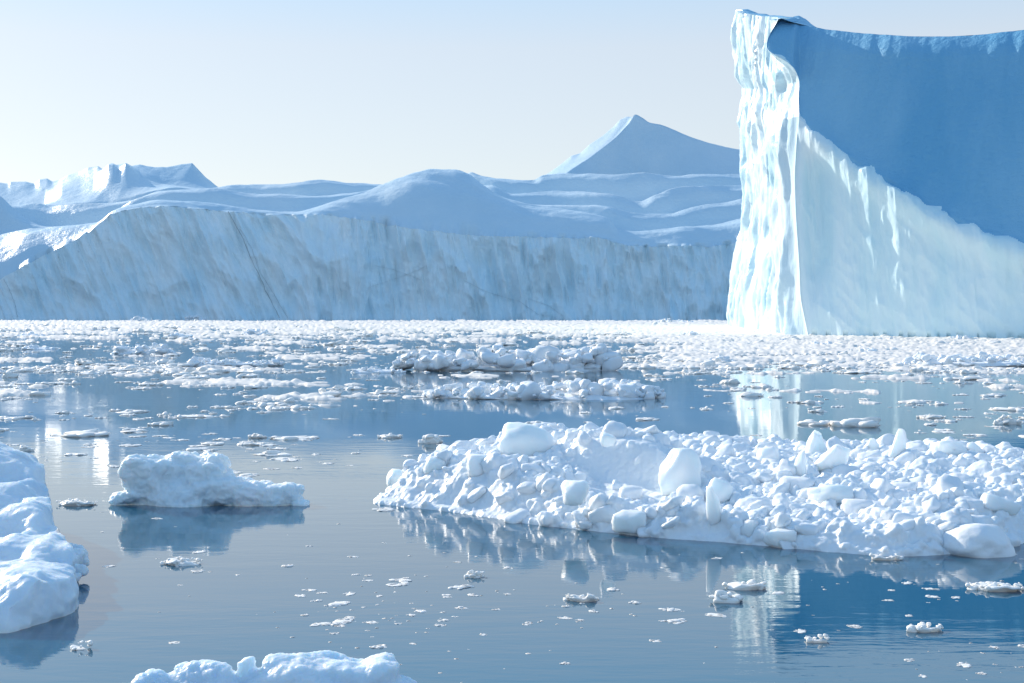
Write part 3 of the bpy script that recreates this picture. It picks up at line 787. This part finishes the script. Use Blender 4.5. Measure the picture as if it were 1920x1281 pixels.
heap('heaped_floe', 'long heap of blue-white ice rubble mid-bay, largest floe beyond the foreground', 'ice floe',
     [(728, 690), (745, 664), (775, 658), (810, 660), (850, 662), (890, 655), (915, 650), (940, 652), (960, 658), (1000, 660), (1040, 652), (1060, 650), (1080, 660), (1110, 650), (1140, 648), (1160, 672)], 697, 5.5, 250, 1.0, seed=2, base=.4)
heap('low_floe', 'low finger of ice joining the left end of the long heaped floe', 'ice floe', [(654, 694), (670, 688), (700, 687), (740, 690), (760, 695)], 700, 2.0, 34, .4, seed=3)
heap('flat_floe', 'flat floe with a row of white humps, just before the long heaped floe', 'ice floe',
     [(790, 742), (810, 730), (860, 724), (900, 720), (940, 722), (1000, 722), (1060, 722), (1090, 716), (1130, 722), (1180, 714), (1220, 728), (1256, 734)], 752, 6.5, 230, .62, seed=4, base=.22)
heap('small_floe', 'small humped floe alone before the far ice wall at left', 'ice floe', [(200, 662), (220, 652), (250, 646), (285, 644), (305, 650), (320, 660)], 664, 3.5, 50, 1.1, seed=5, base=.4)
heap('small_floe', 'two-humped small floe, right of and nearer than the lone humped floe', 'ice floe', [(342, 682), (350, 668), (380, 670), (410, 672), (435, 674), (445, 682)], 687, 2.5, 50, .7, seed=6, base=.3)
heap('small_floe', 'narrow bar of ice lumps at the right end of the two-humped floe', 'ice floe', [(420, 683), (450, 677), (490, 674), (522, 670), (528, 684)], 687, 2.0, 45, .5, seed=7, base=.25)
heap('snowy_floe', 'long snowy floe by the right edge of the picture, in front of the big cliff', 'ice floe',
     [(1700, 684), (1740, 668), (1750, 658), (1780, 668), (1830, 664), (1880, 664), (1930, 668), (1960, 680)], 689, 6, 130, .85, seed=8, base=.35)
heap('snowy_floe', 'pale low floe merged in brash at the foot of the far wall, centre right', 'ice floe', [(1228, 604), (1250, 596), (1280, 599), (1310, 602)], 607, 8, 40, 1.8, seed=9, base=.7)
heap('small_floe', 'small bluish hump of snow on the brash left of the sunlit cliff foot', 'ice floe', [(1275, 626), (1300, 619), (1325, 627)], 631, 4, 24, 1.1, seed=10)
heap('small_floe', 'rounded white hump of ice at the top of the bright cliff reflection', 'ice floe', [(1330, 676), (1350, 666), (1370, 664), (1382, 676)], 680, 2.2, 26, .6, seed=11)
for k, (a, b, c, lab) in enumerate([(1455, 1502, 642, 'blue-shaded snow lump in the brash under the corner of the big cliff'), (1520, 1580, 650, 'flat shaded snow lump in the brash right of the cliff corner'),
                                    (1590, 1680, 664, 'broad shaded snow lump in the brash below the big ice face'), (1640, 1700, 641, 'white heap of ice against the foot of the big ice face'),
                                    (1790, 1850, 640, 'low snow heap against the foot of the big ice face near the right edge'), (20, 70, 632, 'flat grey-topped lump of ice in the pack at far left'),
                                    (30, 90, 656, 'low dark-sided floe at the left edge beside open water'), (450, 498, 628, 'flat-topped floe in the pack right of centre-left'),
                                    (310, 350, 632, 'pair of rounded lumps in the pack above the lone humped floe'), (340, 378, 600, 'pointed heap of ice at the foot of the far wall, left'),
                                    (230, 290, 602, 'ragged low heap of ice at the foot of the far wall, furthest left')]):
    hh = 8 + (k * 7 % 5)
    heap('small_floe', lab, 'ice floe', [(a, c - 3), (a + (b - a) * .3, c - hh), (a + (b - a) * .7, c - hh + 2), (b, c - 2)], c, 0.09 * wd(c) ** .8, 22, 0.006 * wd(c), seed=20 + k)
for k, (a, b, pt, c, lab, nl) in enumerate([
        (98, 175, 936, 950, 'low grey-white raft of ice beside the stepped ledge, left', 26), (299, 373, 1047, 1062, 'small knobbly raft of ice below the lone knobbly berg', 22),
        (1332, 1395, 1108, 1132, 'wedge-shaped piece of ice at the lower left of the bright reflection', 16), (1362, 1450, 1093, 1108, 'flat pale floe crossing the bright cliff reflection', 14),
        (1826, 1930, 1097, 1112, 'long bumpy ice raft in dark water at the right edge', 40), (1712, 1774, 1173, 1187, 'rounded white raft on the edge of the dark reflection, lower right', 22),
        (1062, 1125, 1117, 1130, 'white double-lobed raft in open blue water at the bottom centre', 20), (870, 908, 1074, 1084, 'small bright bar of ice under the reflection of the rubble floe', 12),
        (1510, 1556, 1197, 1206, 'thin flat piece of ice below the dark reflection', 12), (786, 830, 812, 832, 'star-shaped chunk with a raised peak, left of the tallest block', 14),
        (465, 497, 811, 822, 'compact chunk of ice drifting above the lone knobbly berg', 12), (440, 492, 828, 836, 'thin raft just below the compact chunk', 12),
        (705, 755, 813, 822, 'flat drifting sliver left of the star-shaped chunk', 14), (1872, 1925, 775, 796, 'bright raft of ice at the right edge above the rubble floe', 26),
        (1386, 1436, 730, 744, 'peaked slice of ice floating in the bright reflection', 10), (1726, 1780, 777, 785, 'small raft in dark water, left of the bright raft at the right edge', 14),
        (1886, 1912, 838, 848, 'small white chunk in dark water just above the right end of the rubble floe', 10), (124, 166, 1211, 1220, 'small flat chunk below the stepped ledge', 10),
        (30, 62, 832, 846, 'dark-sided clump of ice just behind the stepped ledge', 10), (1638, 1690, 1040, 1052, 'knobbly chunk touching the front edge of the rubble floe', 14),
        (50, 90, 728, 742, 'pair of dark round lumps in the glare at left', 8), (0, 30, 692, 708, 'dark rounded lump at the left edge in the glare', 8),
        (575, 640, 726, 746, 'white rounded lump in the brash band left of the flat rubble floe', 12), (130, 178, 672, 684, 'pale oval pancake of ice below the lone humped floe', 10)]):
    d = float(wd(c)); hgt = (c - pt) / F * d
    heap('ice_raft', lab, 'drift ice', [(a, c - 3), (a + (b - a) * .35, pt), (a + (b - a) * .65, pt + (c - pt) * .25), (b, c - 2)], c, (b - a) / F * d * .7, nl, hgt * .75, M_BRASH, 60 + k, hgt * .45)

# ------------------------------------------------------------------ brash ice
DEN_X = [-60, 80, 200, 350, 500, 650, 800, 1000, 1150, 1300, 1450, 1600, 1750, 1980]
DEN = {600: [0]*14, 602: [0]*14, 604: [.6]*9 + [.9, 1, 1, 1, 1], 607: [.85, .8, .8, .8, .8, .85, .9, .95, 1, 1, 1, 1, 1, 1], 616: [.75, .6, .6, .65, .65, .7, .8, .9, .95, 1, 1, 1, 1, 1],
       628: [.6, .5, .45, .5, .55, .6, .55, .5, .7, .9, 1, 1, 1, 1], 642: [.5, .35, .3, .4, .5, .45, .35, .35, .4, .8, .95, 1, 1, 1], 655: [.45, .3, .15, .15, .3, .3, .3, .3, .35, .7, .8, .9, .95, .95],
       668: [.4, .35, .25, .15, .2, .3, .2, .2, .35, .55, .6, .75, .85, .85], 682: [.3, .3, .55, .6, .35, .2, .1, .1, .35, .45, .35, .5, .7, .7], 694: [.3, .4, .75, .7, .5, .2, .1, .1, .2, .3, .2, .2, .4, .4],
       704: [.3, .35, .7, .6, .35, .2, .15, .12, .15, .2, .12, .15, .15, .2], 716: [.25, .2, .25, .35, .4, .25, .15, .1, .1, .12, .12, .18, .12, .12], 730: [.5, .4, .2, .25, .5, .6, .4, .1, .1, .12, .1, .12, .1, .1],
       742: [.5, .35, .15, .2, .65, .8, .7, .2, .05, .05, .1, .05, .1, .05], 754: [.25, .2, .05, .08, .35, .3, .15, .05, .05, .05, .05, .05, .05, .05], 772: [.2, .08, .1, .12, .05, .02, .02, .02, .03, .03, .04, .12, .14, .1],
       800: [.12, .15, .05, .06, .05, .04, .05, .03, .03, .03, .02, .05, .05, .08], 835: [.05, .08, .08, .07, .10, .06, .05, .05, .05, .02, .02, .03, .03, .05], 870: [.04, .06, .05, .04, .04, .02, 0, 0, 0, 0, 0, 0, 0, .03],
       900: [.03, .04, .03, .02, .02, .01] + [0]*8, 1000: [0, .012, .012, .008, .008, .004] + [0]*8, 1060: [0, 0, .004, .002, .003, .006, .012, .006, .008, .012, .02, .03, .03, .04],
       1110: [0, 0, .003, .002, .003, .022, .03, .02, .02, .02, .03, .035, .04, .05], 1150: [0, 0, .004, .003, .006, .035, .03, .012, .008, .008, .02, .03, .035, .03], 1200: [0, .003, .004, .003, .006, .02, .02, .006, .005, .008, .01, .012, .016, .016],
       1240: [0]*5 + [.004, .008, .003, .002, .004, .008, .02, .03, .03], 1300: [0]*5 + [.002, .004, .003, .002, .004, .01, .02, .03, .03]}
DEN_Y = sorted(DEN); DEN_T = np.array([DEN[k] for k in DEN_Y])
def dens(px, py):
    d_ = dens0(px, py)
    return d_ * (1 - 0.5 * sst(606, 620, py) * sst(765, 745, py) * sst(1350, 1150, px) * sst(1.0, .7, d_))
def dens0(px, py):
    j = np.clip(np.searchsorted(DEN_Y, py) - 1, 0, len(DEN_Y) - 2); ys = np.array(DEN_Y, float)
    t = np.clip((py - ys[j]) / (ys[j+1] - ys[j]), 0, 1)
    i = np.clip(np.searchsorted(DEN_X, px) - 1, 0, 12); xs = np.array(DEN_X, float)
    u = np.clip((px - xs[i]) / (xs[i+1] - xs[i]), 0, 1)
    return (DEN_T[j, i]*(1-u) + DEN_T[j, i+1]*u)*(1-t) + (DEN_T[j+1, i]*(1-u) + DEN_T[j+1, i+1]*u)*t
def brash_mat():
    py = np.concatenate([np.arange(600.5, 640, 0.35), np.arange(640, 764, 0.6)])[::-1]
    px = np.arange(-120, 2060, 2.2)
    PX, PY = np.meshgrid(px, py)
    D = wd(PY); X = (PX - CX) / F * D
    den = dens(PX, PY)
    n = 1.1 * fbm(X / 13 + 0.3 * noise(X / 2, D / 2, 3), D / 9, 1, 4, .6) + 0.5 * noise(X / 1.3, D / 1.8, 5)
    th = 0.95 - 1.9 * den
    h = n - th
    Z = np.where(h > 0, 0.03 + 0.07 * np.minimum(h, 1) + 0.24 * np.minimum(1, h * 2) * np.abs(noise(X / .7, D / 1.6, 7)) + 0.0009 * D * np.minimum(1, h * 3) * ridged(X / 2.2, D / 2.2, 3, 2).clip(0), -0.1)
    up = h > 0
    kf = up[:-1, :-1] | up[1:, 1:] | up[1:, :-1] | up[:-1, 1:]
    grid_obj('brash_slush', np.stack([X, D, Z], -1), M_SLUSH, keep=kf, label='dense white mush of crushed ice covering the water below the far ice wall', cat='brash ice', kind='stuff')
brash_mat()
def brash_pieces():
    V4 = []
    for q in range(10):
        rg = np.random.default_rng(500 + q); sp = Soup(); sl_ = Soup()
        V, Fc = rock(3, 700 + q, 6, 6, 0.28)
        sp.add(V * np.array([.85, rg.uniform(.5, .75), rg.uniform(.12, .2)]), Fc)
        for j in range(5 + q % 4):
            V, Fc = LUMP_RAW[2 if j < 3 else 1][(q * 3 + j) % 14]
            a_ = rg.uniform(0, 6.28); r_ = rg.uniform(.3, 1.05); z_ = rg.uniform(.12, .36)
            sp.add((V * np.array([z_ * rg.uniform(1, 1.8), z_, z_ * rg.uniform(.4, .8)])) @ rotm(rg.uniform(-.3, .3), rg.uniform(-.3, .3), rg.uniform(0, 6)).T + np.array([r_ * math.cos(a_) * .85, r_ * math.sin(a_) * .6, 0.03 + .05 * (r_ < .6)]), Fc)
        for j in range(2):
            V, Fc = rock(1, 800 + q * 2 + j, 6, 8, 0.25)
            sl_.add((V * np.array([rg.uniform(.5, .8), rg.uniform(.4, .6), rg.uniform(.1, .22)])) @ rotm(0, rg.uniform(-.1, .1), rg.uniform(0, 6)).T + np.array([rg.uniform(-.5, .5), rg.uniform(-.35, .35), .02]) * j, Fc)
        V4.append((np.concatenate(sp.V), np.concatenate(sp.F))); V4.append((np.concatenate(sl_.V), np.concatenate(sl_.F)))
    tiny = [(V * np.array([.7, .6, .2]), Fc) for V, Fc in LUMP_RAW[1]]
    hi = V4[0::2]; lo = V4[1::2]
    meshes = [raw_mesh('brash_piece', V, Fc, M_BRASH) for V, Fc in hi]
    N = 150000
    # rows spread so that near and far water both get their share
    py = np.concatenate([RNG.uniform(602, 700, N), RNG.uniform(680, 860, N // 2), RNG.uniform(850, 1290, N // 2)])
    px = RNG.uniform(-70, 1980, len(py))
    d = wd(py); x = (px - CX) / F * d
    patch = 0.45 + 1.5 * fbm(x / 9, d / 9, 21, 4, .6)
    de = dens(px, py)
    p = de * np.clip(patch + de * 0.5, 0.0, 1.4) * np.where(py < 680, 0.17, np.where(py < 860, 0.24, 0.75))
    ok = RNG.uniform(size=len(py)) < p
    ok &= ~((poly_sd(poly, x, d) > -0.3)) & ~((px < 175) & (py > 868) & (py < 1200)) & ~((px > 195) & (px < 590) & (py > 905) & (py < 958))
    px, py, d, x = px[ok], py[ok], d[ok], x[ok]
    s = np.exp(RNG.normal(0, .62, len(px)))
    far = (0.12 + 0.0015 * d) * s
    near = 0.042 * s * (1 + 0.0 * d)
    size = np.where(d > 50, far, near + (d - 18) / 32 * 0.12 * s)
    size = np.clip(size, 0.02, 2.2)
    order = np.argsort(-(size / d))
    soup = Soup(); ntri = 0
    for r, i in enumerate(order):
        a = random.uniform(0, 6.28); hz = random.uniform(.45, 1.1) * (1.0 if d[i] > 60 else .55)
        if r < 300:
            zone = ['left', 'centre-left', 'centre-right', 'right'][min(3, max(0, int(px[i] // 480)))]
            if py[i] < 660: g, lab = 'brash pieces by the ice walls, ' + zone, 'lump of brash ice packed in the %s stretch of the channel below the ice walls' % zone
            elif py[i] < 760: g, lab = 'brash pieces in mid-bay, ' + zone, 'flat white brash piece among its likes in the %s part of the middle bay' % zone
            elif py[i] < 870: g, lab = 'brash pieces beyond the rubble floe, ' + zone, 'flat brash piece adrift at %s on open water farther out than the big rubble floe' % zone
            else: g, lab = 'brash bits in the foreground, ' + zone, 'tiny flat bit of brash ice at %s on the calm foreground water' % zone
            o = put('brash_piece', meshes[i % 10], None, (x[i], d[i], 0.0), lab, 'drift ice', g)
            o.scale = (size[i], size[i], size[i] * hz); o.rotation_euler = (0, 0, a)
        else:
            V, Fc = hi[i % 10] if size[i] / d[i] * F > 8.5 else lo[i % 10] if size[i] / d[i] * F > 4 else tiny[i % 14]
            c, s_ = math.cos(a), math.sin(a)
            R = np.array([[c, -s_, 0], [s_, c, 0], [0, 0, 1]])
            soup.add((V * np.array([size[i], size[i], size[i] * hz])) @ R.T + np.array([x[i], d[i], 0]), Fc)
    me = soup.mesh('brash_scatter', M_BRASH)
    print('BRASH', len(order), len(me.polygons))
    put('brash_scatter', me, None, None, 'countless small bits of brash ice strewn over the whole bay', 'brash ice', kind='stuff')
brash_pieces()
print('TRIS', sum(sum(len(p) - 2 for p in [f.vertices for f in o.data.polygons]) if o.data.users == 1 and len(o.data.polygons) < 2000 else len(o.data.polygons) * (2 if o.data.polygons and len(o.data.polygons[0].vertices) == 4 else 1) for o in bpy.data.objects if o.type == 'MESH' and o.data.users == 1))
